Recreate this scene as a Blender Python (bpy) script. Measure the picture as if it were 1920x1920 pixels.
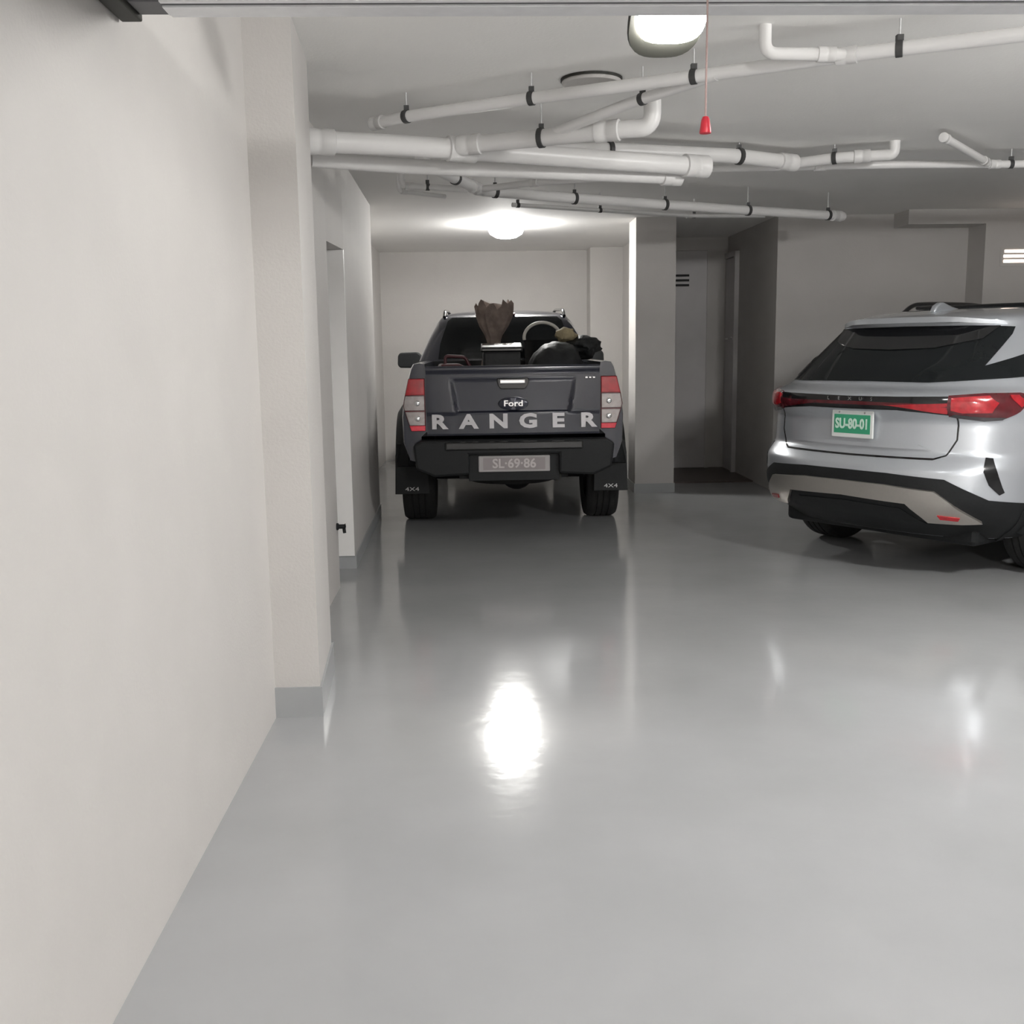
import bpy, bmesh, math, random
import numpy as np
from mathutils import Vector, Matrix
from mathutils.geometry import delaunay_2d_cdt
for o in list(bpy.data.objects): bpy.data.objects.remove(o)
SC = bpy.context.scene; COL = SC.collection
random.seed(4)
R = math.radians
# ------------------------------------------------------------------ camera, world, exposure
PITCH, YAW, ROLL = 0.1581288, -0.0332419, R(-0.8)
cd = bpy.data.cameras.new('camera'); cam = bpy.data.objects.new('camera', cd); COL.objects.link(cam)
cd.sensor_width = 36; cd.lens = 36*1950/1920; cd.clip_start = .05
cam.matrix_world = Matrix.Translation((0, 0, 1.47)) @ Matrix.Rotation(YAW, 4, 'Z') @ Matrix.Rotation(math.pi/2-PITCH, 4, 'X') @ Matrix.Rotation(ROLL, 4, 'Z')
SC.camera = cam
w = bpy.data.worlds.new('world'); SC.world = w; w.use_nodes = True
w.node_tree.nodes['Background'].inputs[0].default_value = (.8, .8, .8, 1); w.node_tree.nodes['Background'].inputs[1].default_value = 0.02
SC.view_settings.view_transform = 'Standard'; SC.view_settings.look = 'None'
SC.view_settings.gamma = 1; SC.view_settings.use_curve_mapping = False
SC.view_settings.exposure = 1.58
LAMP_FRONT, LAMP_NEAR, LAMP_BAY, LAMP_REAR = 52, 112, 60, 125      # radiance of the lamp diffusers
# ------------------------------------------------------------------ materials
def mat(name, col, rough=.5, metal=0, coat=0, emit=None, estr=0, noise=0, nscale=8, bump=0, bscale=30, spec=.5, coat_rough=.05):
    m = bpy.data.materials.new(name); m.use_nodes = True; nt = m.node_tree; b = nt.nodes['Principled BSDF']
    b.inputs['Base Color'].default_value = (*col, 1); b.inputs['Roughness'].default_value = rough
    b.inputs['Metallic'].default_value = metal; b.inputs['Coat Weight'].default_value = coat; b.inputs['Coat Roughness'].default_value = coat_rough
    b.inputs['Specular IOR Level'].default_value = spec
    if emit: b.inputs['Emission Color'].default_value = (*emit, 1); b.inputs['Emission Strength'].default_value = estr
    tc = None
    if noise or bump: tc = nt.nodes.new('ShaderNodeTexCoord')
    if noise:
        n = nt.nodes.new('ShaderNodeTexNoise'); n.inputs['Scale'].default_value = nscale; n.inputs['Detail'].default_value = 5
        nt.links.new(tc.outputs['Object'], n.inputs['Vector'])
        r = nt.nodes.new('ShaderNodeValToRGB')
        r.color_ramp.elements[0].position = .3; r.color_ramp.elements[1].position = .7
        r.color_ramp.elements[0].color = (*[c*(1-noise) for c in col], 1); r.color_ramp.elements[1].color = (*[min(1, c*(1+noise)) for c in col], 1)
        nt.links.new(n.outputs['Fac'], r.inputs['Fac']); nt.links.new(r.outputs['Color'], b.inputs['Base Color'])
    if bump:
        n2 = nt.nodes.new('ShaderNodeTexNoise'); n2.inputs['Scale'].default_value = bscale; n2.inputs['Detail'].default_value = 3
        nt.links.new(tc.outputs['Object'], n2.inputs['Vector'])
        bp = nt.nodes.new('ShaderNodeBump'); bp.inputs['Strength'].default_value = bump; bp.inputs['Distance'].default_value = .01
        nt.links.new(n2.outputs['Fac'], bp.inputs['Height']); nt.links.new(bp.outputs['Normal'], b.inputs['Normal'])
    return m
M = {}
M['wall'] = mat('wall_paint', (.575, .555, .535), .7, noise=.025, nscale=3, bump=.12, bscale=90)
M['ceil'] = mat('ceiling_paint', (.94, .93, .905), .75, noise=.02, nscale=2, bump=.1, bscale=70)
M['floor'] = mat('floor_epoxy', (.37, .375, .38), .12, noise=.06, nscale=1.5, bump=.06, bscale=11, spec=.55)
M['skirt'] = mat('skirting_paint', (.36, .37, .375), .35, noise=.03)
M['tile'] = mat('brown_floor', (.10, .075, .065), .4, noise=.1, nscale=12)
M['door'] = mat('door_paint', (.62, .60, .60), .45, noise=.02)
M['jamblit'] = mat('jamb_lit_white', (.86, .85, .83), .4, noise=.02)  # paler than the walls, holds the light falling on the doorway jamb
M['pvc'] = mat('pvc_white', (.78, .77, .76), .35, noise=.02, nscale=4)
M['pvcj'] = mat('pvc_joint', (.74, .73, .72), .4, noise=.02, nscale=9)
M['clamp'] = mat('clamp_rubber', (.05, .05, .05), .5, noise=.1)
M['rod'] = mat('zinc_rod', (.65, .65, .65), .4, .7, noise=.05)
M['alu'] = mat('aluminium', (.80, .80, .81), .4, .15, noise=.04, nscale=20)
M['aludk'] = mat('aluminium_groove', (.12, .12, .125), .5, .5, noise=.05)
M['red'] = mat('red_plastic', (.62, .03, .05), .4, noise=.05)
M['cord'] = mat('cord', (.50, .36, .34), .8, noise=.1)
M['bulk'] = mat('bulkhead_grey', (.022, .022, .017), .6, noise=.05)
def lampmat(n, s, c=(1, .985, .965)): return mat(n, (.9, .9, .9), .4, emit=c, estr=s)
M['lampA'] = lampmat('lamp_front', LAMP_FRONT); M['lampN'] = lampmat('lamp_near', LAMP_NEAR)
M['lampB'] = lampmat('lamp_bay', LAMP_BAY, (1, .985, .95)); M['lampR'] = lampmat('lamp_rear', LAMP_REAR)
M['ventlit'] = mat('lit_slot', (.9, .8, .7), .5, emit=(1, .80, .68), estr=1.3)
M['slot'] = mat('dark_slot', (.03, .03, .03), .7, noise=.1)
M['silver'] = mat('silver_paint', (.60, .63, .67), .30, .55, 1, noise=.012, nscale=300)
M['satin'] = mat('satin_trim', (.55, .52, .48), .32, .85, noise=.02, nscale=60)
M['black'] = mat('black_plastic', (.010, .011, .012), .6, noise=.15, nscale=60, spec=.35)
M['gloss'] = mat('gloss_black', (.008, .008, .009), .12, 0, .6, noise=.1)
M['glass'] = mat('dark_glass', (.010, .012, .013), .06, 0, 0, noise=.05, spec=.28)
M['lens_r'] = mat('lens_red', (.42, .012, .02), .12, 0, 1, noise=.25, nscale=25)
M['lens_dr'] = mat('lens_dark_red', (.10, .008, .013), .12, 0, 1, noise=.2, nscale=25)
M['lens_br'] = mat('lens_bright_red', (.75, .02, .05), .2, 0, 1, noise=.1, nscale=40)
M['lens_w'] = mat('lens_clear', (.42, .38, .37), .1, .2, 1, noise=.15, nscale=30)
M['lens_dk'] = mat('lens_smoked', (.06, .055, .06), .15, .2, 1, noise=.1)
M['chrome'] = mat('chrome', (.85, .85, .86), .12, 1, noise=.02)
M['navy'] = mat('navy_paint', (.014, .016, .030), .2, .05, .8, noise=.03, nscale=200)
M['navy'].node_tree.nodes['Principled BSDF'].inputs['Coat IOR'].default_value = 1.5; M['navy'].node_tree.nodes['Principled BSDF'].inputs['Coat Roughness'].default_value = .12
M['letter'] = mat('letter_grey', (.46, .45, .46), .35, .4, noise=.04)
M['tire'] = mat('tire_rubber', (.012, .012, .012), .75, noise=.2, nscale=50, bump=.3, bscale=120)
M['rim'] = mat('rim_metal', (.22, .22, .23), .3, .9, noise=.05)
M['plate'] = mat('plate_grey', (.30, .27, .27), .5, noise=.05); M['platebd'] = mat('plate_frame', (.40, .38, .38), .45, noise=.04)
M['platelt'] = mat('plate_letter', (.58, .54, .54), .5, noise=.03)
M['green'] = mat('plate_green', (.05, .37, .20), .5, noise=.06); M['mint'] = mat('plate_mint', (.66, .86, .74), .5, noise=.03)
M['white'] = mat('white_plastic', (.78, .80, .78), .4, noise=.03)
M['decal'] = mat('decal_white', (.7, .7, .7), .6, noise=.03)
M['badge'] = mat('badge_blue', (.02, .022, .04), .25, .3, 1, noise=.1)
M['bag'] = mat('bag_black', (.009, .010, .011), .6, noise=.2, bump=.5, bscale=25)
M['sack'] = mat('sack_brown', (.17, .13, .11), .8, noise=.25, nscale=14, bump=.5, bscale=30)
M['tan'] = mat('cloth_tan', (.30, .25, .15), .85, noise=.2, nscale=20, bump=.5, bscale=40)
M['hose'] = mat('hose_pale', (.55, .53, .48), .5, noise=.08)
M['maroon'] = mat('can_maroon', (.06, .010, .014), .45, noise=.15)
# ------------------------------------------------------------------ helpers
def obj(name, bm, m, parent=None, smooth=None, bevel=0):
    me = bpy.data.meshes.new(name); bmesh.ops.recalc_face_normals(bm, faces=bm.faces[:]); bm.to_mesh(me); bm.free()
    o = bpy.data.objects.new(name, me); COL.objects.link(o); me.materials.append(m)
    if parent: o.parent = parent
    if bevel:
        md = o.modifiers.new('bevel', 'BEVEL'); md.width = bevel; md.segments = 2; md.limit_method = 'ANGLE'; md.angle_limit = R(35)
    if smooth is not None:
        for p in me.polygons: p.use_smooth = True
        if smooth < 180: me.set_sharp_from_angle(angle=R(smooth))
    return o
def tag(o, label, cat, group=None, kind=None):
    o['label'] = label; o['category'] = cat
    if group: o['group'] = group
    if kind: o['kind'] = kind
    return o
def thing(name, label, cat, loc=(0, 0, 0), rz=0, group=None):
    o = bpy.data.objects.new(name, None); COL.objects.link(o); o.location = loc; o.rotation_euler = (0, 0, rz); o.empty_display_size = .1
    return tag(o, label, cat, group)
def box(bm, x0, x1, y0, y1, z0, z1, mtx=None):
    r = bmesh.ops.create_cube(bm, size=1)
    for v in r['verts']:
        v.co = Vector(((x0+x1)/2+v.co.x*(x1-x0), (y0+y1)/2+v.co.y*(y1-y0), (z0+z1)/2+v.co.z*(z1-z0)))
        if mtx: v.co = mtx @ v.co
    return r['verts']
def BM(*boxes):
    bm = bmesh.new()
    for b in boxes: box(bm, *b)
    return bm
def ring_frames(pts):
    pts = [Vector(p) for p in pts]; T = []
    for i in range(len(pts)):
        a = pts[max(0, i-1)]; b = pts[min(len(pts)-1, i+1)]; T.append((b-a).normalized())
    up = Vector((0, 0, 1)) if abs(T[0].z) < .9 else Vector((1, 0, 0)); fr = []
    for p, t in zip(pts, T):
        u = (up-t*up.dot(t)); u = u.normalized() if u.length > 1e-5 else Vector((1, 0, 0)); up = u
        fr.append((p, u, t.cross(u)))
    return fr
def fillet(pts, r, n=6):
    pts = [Vector(p) for p in pts]; out = [pts[0]]
    for i in range(1, len(pts)-1):
        a = pts[i-1]-pts[i]; b = pts[i+1]-pts[i]; d = min(r, a.length*.45, b.length*.45)
        p0 = pts[i]+a.normalized()*d; p2 = pts[i]+b.normalized()*d
        for k in range(n+1):
            t = k/n; out.append(p0*(1-t)**2+pts[i]*2*t*(1-t)+p2*t*t)
    return out+[pts[-1]]
def tube(bm, pts, r, seg=16, cap=True, sy=1.0):
    rr = r if isinstance(r, (list, tuple)) else [r]*len(pts); rings = []
    for (p, u, v), q in zip(ring_frames(pts), rr):
        rings.append([bm.verts.new(p+u*q*math.cos(2*math.pi*k/seg)+v*q*sy*math.sin(2*math.pi*k/seg)) for k in range(seg)])
    for a, b in zip(rings, rings[1:]):
        for k in range(seg): bm.faces.new((a[k], a[(k+1) % seg], b[(k+1) % seg], b[k]))
    if cap: bm.faces.new(rings[0]); bm.faces.new(rings[-1][::-1])
def lathe(bm, prof, seg=32, axis='Z', c=(0, 0, 0), a0=0, a1=360, closed=False):
    """prof: (radius, height) pairs turned round an axis through c"""
    full = abs(a1-a0) >= 360; n = seg if full else seg+1; cols = []
    for k in range(n):
        a = R(a0+(a1-a0)*k/seg); col = []
        for q, h in prof:
            p = (q*math.cos(a), q*math.sin(a), h)
            if axis == 'X': p = (h, p[0], p[1])
            if axis == 'Y': p = (p[0], h, p[1])
            col.append(bm.verts.new(Vector(p)+Vector(c)))
        cols.append(col)
    m = len(prof)
    for k in range(seg):
        a = cols[k]; b = cols[(k+1) % n]
        for i in range(m if closed else m-1):
            j = (i+1) % m
            try: bm.faces.new((a[i], b[i], b[j], a[j]))
            except ValueError: pass
    if closed and not full: bm.faces.new(cols[0]); bm.faces.new(cols[-1][::-1])
    bmesh.ops.remove_doubles(bm, verts=bm.verts[:], dist=1e-5)
def prism(bm, poly, d0, d1, plane='XZ'):
    """extrude a polygon drawn in a plane along the third axis"""
    def P(a, b, d): return {'XZ': (a, d, b), 'XY': (a, b, d), 'YZ': (d, a, b)}[plane]
    A = [bm.verts.new(P(a, b, d0)) for a, b in poly]; B = [bm.verts.new(P(a, b, d1)) for a, b in poly]; n = len(poly)
    for i in range(n): bm.faces.new((A[i], A[(i+1) % n], B[(i+1) % n], B[i]))
    bm.faces.new(A); bm.faces.new(B[::-1])
def PR(poly, d0, d1, plane='XZ'):
    bm = bmesh.new(); prism(bm, poly, d0, d1, plane); return bm
def text(name, s, size, m, parent, loc, xs=1, ext=.002, rot=(math.pi/2, 0, 0), off=0, bold=None):
    cu = bpy.data.curves.new('t', 'FONT'); cu.body = s; cu.size = size; cu.extrude = ext; cu.align_x = 'CENTER'; cu.align_y = 'CENTER'; cu.offset = off; cu.resolution_u = 3
    t = bpy.data.objects.new('t', cu); COL.objects.link(t); dg = bpy.context.evaluated_depsgraph_get()
    me = bpy.data.meshes.new_from_object(t.evaluated_get(dg)); bpy.data.objects.remove(t); bpy.data.curves.remove(cu)
    me.name = name; me.materials.clear(); me.materials.append(m)
    o = bpy.data.objects.new(name, me); COL.objects.link(o); o.parent = parent; o.location = loc; o.rotation_euler = rot; o.scale = (xs, 1, 1)
    return o
def blob(bm, c, r, seed, amp=.18, sub=3, freq=2.2):
    from mathutils import noise
    vs = bmesh.ops.create_icosphere(bm, subdivisions=sub, radius=1)['verts']; off = Vector((seed*3.1, seed*1.7, seed*.9))
    for v in vs:
        n = noise.noise(v.co*freq+off)*amp+noise.noise(v.co*freq*2.6+off)*amp*.5
        v.co = Vector(c)+Vector((v.co.x*r[0], v.co.y*r[1], v.co.z*r[2]))*(1+n)
# ------------------------------------------------------------------ the setting
H = 2.68
def struct(name, bm, m, bevel=0):
    o = obj(name, bm, m, None, None, bevel); o['kind'] = 'structure'; return o
struct('floor', BM((-1.6, 9.2, -4.7, 14.0, -.12, 0)), M['floor'])
struct('ceiling', BM((-1.6, 9.2, -4.7, 14.0, H, H+.12)), M['ceil'])
WL = [(-.83, -4.5), (-.83, 4.06), (-.65, 4.06), (-.69, 4.69), (-.865, 4.69), (-.865, 6.36), (-1.6, 6.36), (-1.6, -4.5)]
struct('wall_left', PR(WL, 0, H, 'XY'), M['wall'])
WL2 = [(-.835, 6.93), (-.875, 9.25), (-1.2, 9.25), (-1.2, 13.75), (-1.6, 13.75), (-1.6, 6.93)]
struct('wall_left_bay', PR(WL2, 0, H, 'XY'), M['wall'])
struct('wall_left_lintel', PR([(-1.6, 6.355), (-.865, 6.355), (-.835, 6.935), (-1.6, 6.935)], 2.1, H, 'XY'), M['wall'])
struct('wall_back', PR([(-1.6, 13.75), (-1.2, 13.75), (1.47, 13.75), (1.47, 13.35), (1.88, 13.35), (1.88, 14.0), (-1.6, 14.0)], 0, H, 'XY'), M['wall'])
struct('wall_bay_right', PR([(1.58, 10.30), (1.97, 10.30), (1.97, 10.75), (2.02, 10.75), (2.02, 14.0), (1.88, 14.0), (1.88, 10.75), (1.58, 10.75)], 0, H, 'XY'), M['wall'])
struct('wall_recess_back', BM((2.02, 3.2, 12.25, 12.45, 0, H)), M['wall'])
struct('wall_back_right', PR([(2.95, 10.25), (9.0, 10.25), (9.0, 10.5), (3.15, 10.5), (3.15, 12.25), (2.95, 12.25)], 0, H, 'XY'), M['wall'])
struct('wall_vent', PR([(4.82, 9.9), (9.0, 9.9), (9.0, 10.25), (4.82, 10.25)], 0, H, 'XY'), M['wall'])
struct('trim_1', BM((4.08, 4.82, 9.9, 10.25, 2.545, H)), M['wall'])
struct('wall_right', BM((9.0, 9.2, -4.5, 14.0, 0, H)), M['wall'])
struct('wall_front', BM((-1.6, 9.2, -4.7, -4.5, 0, H)), M['wall'])
struct('floor_recess', BM((2.02, 2.95, 10.95, 12.25, 0, .012)), M['tile'])
struct('baseboard_pillar', PR([(-.83, 4.05), (-.64, 4.05), (-.68, 4.70), (-.69, 4.69), (-.65, 4.06), (-.83, 4.06)], 0, .125, 'XY'), M['skirt'])
struct('baseboard_jamb', PR([(-1.1, 6.92), (-.825, 6.92), (-.865, 9.25), (-.875, 9.25), (-.835, 6.93), (-1.1, 6.93)], 0, .09, 'XY'), M['skirt'])
struct('baseboard_column', PR([(1.57, 10.29), (1.98, 10.29), (1.98, 10.75), (1.97, 10.75), (1.97, 10.30), (1.58, 10.30), (1.58, 10.75), (1.57, 10.75)], 0, .09, 'XY'), M['skirt'])
struct('lit_jamb_slab', BM((-1.15, -.834, 6.905, 6.928, .09, 2.098)), M['jamblit'])  # added slab, its pale colour stands in for light on the jamb
# doors
def door(name, bm, m): return struct(name, bm, m, .004)
d1 = door('door_1', BM((-1.16, -1.12, 6.37, 6.92, .01, 2.09)), M['door'])
hb = bmesh.new(); lathe(hb, [(0, -1.12), (.028, -1.12), (.028, -1.10), (.012, -1.095), (.012, -1.06), (.0, -1.06)], 16, 'X', (0, 6.45, 1.0)); obj('door_handle', hb, M['rod'], d1, 40)
d2 = door('door_2', BM((2.03, 2.70, 12.205, 12.245, .015, 2.525)), M['door'])
for k in range(3): obj('vent_slot', BM((2.15, 2.49, 12.195, 12.21, 2.125+k*.055, 2.150+k*.055)), M['slot'], d2, None, .003)
struct('trim_2', BM((2.70, 2.74, 12.20, 12.25, .012, 2.527), (2.03, 2.74, 12.20, 12.25, 2.527, 2.57)), M['wall'])
d3 = door('door_3', BM((2.915, 2.945, 11.785, 12.195, .015, 2.42)), M['door'])
hb = bmesh.new(); lathe(hb, [(0, 2.918), (.026, 2.918), (.026, 2.905), (.011, 2.90), (.011, 2.865), (0, 2.865)], 16, 'X', (0, 11.84, 1.52)); tube(hb, [(2.868, 11.83, 1.52), (2.868, 11.95, 1.52)], .009, 8); obj('door_handle', hb, M['chrome'], d3, 40)
struct('trim_3', PR([(11.72, .012), (11.78, .012), (11.78, 2.425), (12.20, 2.425), (12.20, 2.48), (11.72, 2.48)], 2.90, 2.95, 'YZ'), M['door'])
# ------------------------------------------------------------------ overhead garage door edge, cord
dr = thing('garage_door', 'open overhead garage door whose aluminium bottom rail crosses the top of view', 'garage door', (0, 2.6, 2.25))
rb = bmesh.new()
prism(rb, [(-.07, 0), (-.055, 0), (-.055, .008), (-.042, .008), (-.042, -.004), (.018, -.004), (.018, .006), (.026, .006), (.026, 0), (.045, 0), (.045, .03), (-.07, .03)], -.70, 3.6, 'YZ')
obj('bottom_rail', rb, M['alu'], dr, None, .0015)
obj('rubber_seal', BM((-.70, 3.6, -.042-.013, -.042, .001, .009)), M['aludk'], dr)
for k in range(3): obj('door_panel', BM((-.70, 3.6, -1.71+k*.55, -1.165+k*.55, .03, .07)), M['white'], dr, None, .006)
obj('guide_track', BM((-.825, -.775, -2.9, .06, -.006, .07)), M['bulk'], dr, None, .004)
obj('end_bracket', BM((-.775, -.70, -.06, .04, .004, .05)), M['aludk'], dr, None, .004)
cdm = thing('pull_cord', 'thin release cord with red handle hanging in front of the ceiling', 'cord', (.5, 2.3, 1.912))
bm = bmesh.new(); tube(bm, [(0, 0, .02), (.001, 0, .4), (0, 0, H-1.912)], .0022, 8); obj('cord', bm, M['cord'], cdm, 60)
bm = bmesh.new(); lathe(bm, [(0, .034), (.006, .034), (.009, .028), (.0125, .003), (.012, 0), (0, 0)], 20); o = obj('pull_handle', bm, M['red'], cdm, 40); o['label'] = 'red tapered plastic handle'
# ------------------------------------------------------------------ lamps
def bulkhead(name, label, c, m, hood=True, r=.135):
    t = thing(name, label, 'lamp', c)     # c on the ceiling
    bm = bmesh.new(); lathe(bm, [(0, 0), (r*1.16, 0), (r*1.16, -.035), (r*1.05, -.045), (0, -.045)], 40); obj('lamp_base', bm, M['bulk'], t, 40)
    bm = bmesh.new(); lathe(bm, [(r*1.02, -.04), (r*1.0, -.12), (r*.86, -.165), (r*.5, -.185), (0, -.19)], 40); o = obj('diffuser', bm, m, t, 60); o['label'] = 'glowing white diffuser'
    if hood:
        bm = bmesh.new(); lathe(bm, [(r*1.10, -.03), (r*1.18, -.03), (r*1.18, -.135), (r*1.10, -.135)], 36, 'Z', (0, 0, 0), 5, 200, True); obj('hood', bm, M['bulk'], t, 40)
    return t
def scale_y(t, s): t.scale = (1, s, 1)
t = thing('bulkhead_lamp', 'round lit bulkhead lamp with dark rim, left of the red-handled cord', 'lamp', (.65, 3.5, 2.50))
TL_ = Matrix.Rotation(R(-28), 4, 'X'); r = .110
def tilted(name, prof, m, a0=0, a1=360, closed=False, sm_=40):
    bm = bmesh.new(); lathe(bm, prof, 44, 'Z', (0, 0, 0), a0, a1, closed); 
    for v in bm.verts:
        a_ = math.atan2(v.co.y, v.co.x); q_ = (abs(math.cos(a_))**3+abs(math.sin(a_))**3)**(-1/3); v.co.x *= q_; v.co.y *= q_*.95     # squarish outline
        if name != 'diffuser':
            if v.co.y > 0: v.co.y *= 1.55
            v.co.x -= .012
    bmesh.ops.transform(bm, matrix=TL_, verts=bm.verts[:]); return obj(name, bm, m, t, sm_)
tilted('lamp_base', [(0, .085), (r*.75, .075), (r*1.12, .03), (r*1.14, .012), (r*1.10, 0), (0, 0)], M['bulk'])
o = tilted('diffuser', [(r*1.0, 0), (r*.98, -.012), (r*.86, -.024), (r*.5, -.032), (0, -.034)], M['lampA'], sm_=60); o['label'] = 'glowing white diffuser'
bm = bmesh.new(); lathe(bm, [(.05, .0), (.05, .184), (.0, .184)], 24); bmesh.ops.translate(bm, vec=(0, -.02, -.004), verts=bm.verts[:]); obj('lamp_stem', bm, M['bulk'], t, 40)
bulkhead('bulkhead_lamp', 'ceiling lamp behind the open garage door, above the camera', (1.7, -1.3, H), M['lampN'], False)
bulkhead('bulkhead_lamp', 'ceiling lamp farther back on the camera side of the garage', (1.6, -3.2, H), M['lampR'], False)
bulkhead('bulkhead_lamp', 'added unseen ceiling lamp to the right of the view, in front of the silver SUV', (3.3, 3.4, H), M['lampN'], False)  # added fill lamp out of view, brightens the SUV, floor and ceiling
t = thing('oyster_lamp', 'glaring round ceiling lamp above the pickup truck', 'lamp', (.335, 10.72, H))
bm = bmesh.new(); lathe(bm, [(0, 0), (.19, 0), (.19, -.02), (0, -.02)], 40); obj('lamp_base', bm, M['white'], t, 40)
bm = bmesh.new(); lathe(bm, [(.178, -.02), (.182, -.05), (.16, -.10), (.10, -.135), (0, -.15)], 40); o = obj('diffuser', bm, M['lampB'], t, 60); o['label'] = 'glowing white bowl'
bm = bmesh.new(); lathe(bm, [(0, 0), (.125, 0), (.135, -.008), (.138, -.018), (.130, -.026), (.115, -.022), (0, -.018)], 40)
tag(obj('ceiling_disc', bm, M['wall'], None, 40), 'round pale ceiling disc half hidden behind the long thin pipe', 'ceiling disc').location = (.56, 5.02, H)
bm = bmesh.new(); lathe(bm, [(.131, -.001), (.142, -.001), (.142, -.012), (.131, -.012)], 40, closed=True); obj('rim', bm, M['bulk'], bpy.data.objects['ceiling_disc'], 40)
# lit vent grille on the right
vg = thing('vent_grille', 'wall vent with three warmly lit horizontal slots at the right edge', 'vent', (5.0, 9.9, 2.18))
obj('vent_plate', BM((-.03, .62, -.006, .0, -.03, .145)), M['wall'], vg, None, .002)
for k in range(3): o = obj('vent_slot', BM((0 if k < 2 else .008, .58, -.010, -.004, .005+k*.046, .031+k*.046)), M['ventlit'], vg, None, .003); o['label'] = 'lit slot'
# small fitting in the doorway edge
bm = bmesh.new(); lathe(bm, [(0, 0), (.022, 0), (.022, .012), (.014, .018), (.014, .05), (.02, .055), (0, .06)], 16, 'X'); tube(bm, [(.045, 0, 0), (.05, 0, -.04)], .010, 8)
o = obj('wall_tap', bm, M['black'], None, 40); o.location = (-.867, 6.30, .395); tag(o, 'small dark tap on the edge of the left doorway', 'tap')
# ------------------------------------------------------------------ drain pipes under the ceiling
def pipe(name, label, pts, r, clamps=(), joints=(), up_start=False, up_end=False, rods=True, fr=.10):
    """clamps / joints: fractions along the run"""
    t = thing(name, label, 'pipe', (pts[0][0], pts[0][1], pts[0][2])); L = Vector(pts[0]); P = [Vector(p)-L for p in pts]
    Q = list(P)
    if up_start: Q = [P[0]+Vector((0, 0, H-pts[0][2]))]+Q
    if up_end: Q = Q+[P[-1]+Vector((0, 0, H-pts[-1][2]))]
    bm = bmesh.new(); tube(bm, fillet(Q, fr, 6), r, 18); obj('pipe_run', bm, M['pvc'], t, 60)
    d = [0]
    for a, b in zip(P, P[1:]): d.append(d[-1]+(b-a).length)
    def at(f):
        s = f*d[-1]
        for i in range(len(P)-1):
            if s <= d[i+1]+1e-9: u = (s-d[i])/(d[i+1]-d[i]); return P[i].lerp(P[i+1], u), (P[i+1]-P[i]).normalized()
        return P[-1], (P[-1]-P[-2]).normalized()
    for f in joints:
        p, u = at(f); bm = bmesh.new(); k = r*1.22
        tube(bm, [p-u*r*1.5, p-u*r*1.42, p-u*r*.25, p-u*r*.2, p+u*r*.2, p+u*r*.25, p+u*r*1.42, p+u*r*1.5], [r*1.01, k, k, k*.97, k*.97, k, k, r*1.01], 18); obj('coupling', bm, M['pvcj'], t, 40)
    for f in clamps:
        p, u = at(f); bm = bmesh.new(); k = r*1.16
        tube(bm, [p-u*.014, p-u*.012, p+u*.012, p+u*.014], [r*1.0, k, k, r*1.0], 18)
        box(bm, p.x-.012, p.x+.012, p.y-.012, p.y+.012, p.z+r*1.05, p.z+r*1.05+.022)
        c = obj('pipe_clamp', bm, M['clamp'], t, 40)
        bm = bmesh.new(); tube(bm, [p+Vector((0, 0, r*1.1)), Vector((p.x, p.y, H-L.z))], .0035, 8); obj('hanger_rod', bm, M['rod'], c, 60)
    return t
pipe('drain_pipe', 'long thin pipe running diagonally up to the right edge, nearest the lamp', [(-.47, 5.42, 2.57), (-.30, 5.26, 2.57), (.22, 4.94, 2.57), (.82, 4.61, 2.57), (1.28, 4.34, 2.57), (1.56, 4.18, 2.57), (2.03, 3.96, 2.57), (2.9, 3.55, 2.57)], .027, (.058, .235, .43, .64), (.004, .59), fr=.07)
pipe('branch_pipe', 'short branch pipe bent up into ceiling beside the long thin pipe', [(1.145, 4.22, 2.575), (1.33, 4.23, 2.575), (1.47, 4.225, 2.57)], .024, (), (.75,), up_start=True, fr=.06)
pipe('branch_pipe', 'slanting thin pipe linking the long thin pipe to the bent-up large pipe', [(1.02, 4.49, 2.565), (.72, 4.87, 2.54), (.40, 5.25, 2.485)], .024, (.42,), ())
pipe('drain_pipe', 'large pipe ending in an upward bend left of the red handle', [(-.12, 5.50, 2.47), (.33, 5.29, 2.47), (.71, 5.10, 2.47), (.85, 5.06, 2.47)], .041, (.48,), (.80, .12), up_end=True, fr=.10)
pipe('drain_pipe', 'thick upper pipe running out of the left pillar to the middle', [(-.80, 5.265, 2.46), (-.32, 5.40, 2.46), (.16, 5.60, 2.46), (.71, 5.85, 2.46), (1.31, 6.09, 2.46)], .052, (), (.03, .35, .98))
pipe('drain_pipe', 'thick lower pipe from left wall, just under the thick upper one', [(-.81, 5.52, 2.42), (-.34, 5.69, 2.41), (.16, 5.84, 2.41), (.73, 6.0, 2.41), (1.2, 6.15, 2.41)], .040, (), (.97,))
pipe('drain_pipe', 'mid-sized pipe with black clamps joined to a short raised branch at right', [(.24, 6.38, 2.60), (.81, 6.35, 2.60), (1.64, 6.585, 2.60), (2.06, 6.79, 2.59)], .044, (.305, .755), (.96,))
pipe('branch_pipe', 'short branch with upturned end right of the mid-sized clamped pipe', [(2.06, 6.79, 2.59), (2.28, 6.66, 2.60), (2.60, 6.57, 2.60)], .033, (.40,), (.68,), up_end=True, fr=.05)
pipe('drain_pipe', 'thin straight pipe running level to the right edge', [(1.25, 6.97, 2.585), (2.02, 6.90, 2.585), (2.76, 6.84, 2.585), (3.47, 6.86, 2.585), (8.9, 6.85, 2.585)], .024, (.292,), (.13, .278))
pipe('branch_pipe', 'short slanted stub meeting the level pipe at the right', [(2.74, 6.20, 2.63), (3.32, 6.84, 2.59)], .023, (), (.03, .92))
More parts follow.
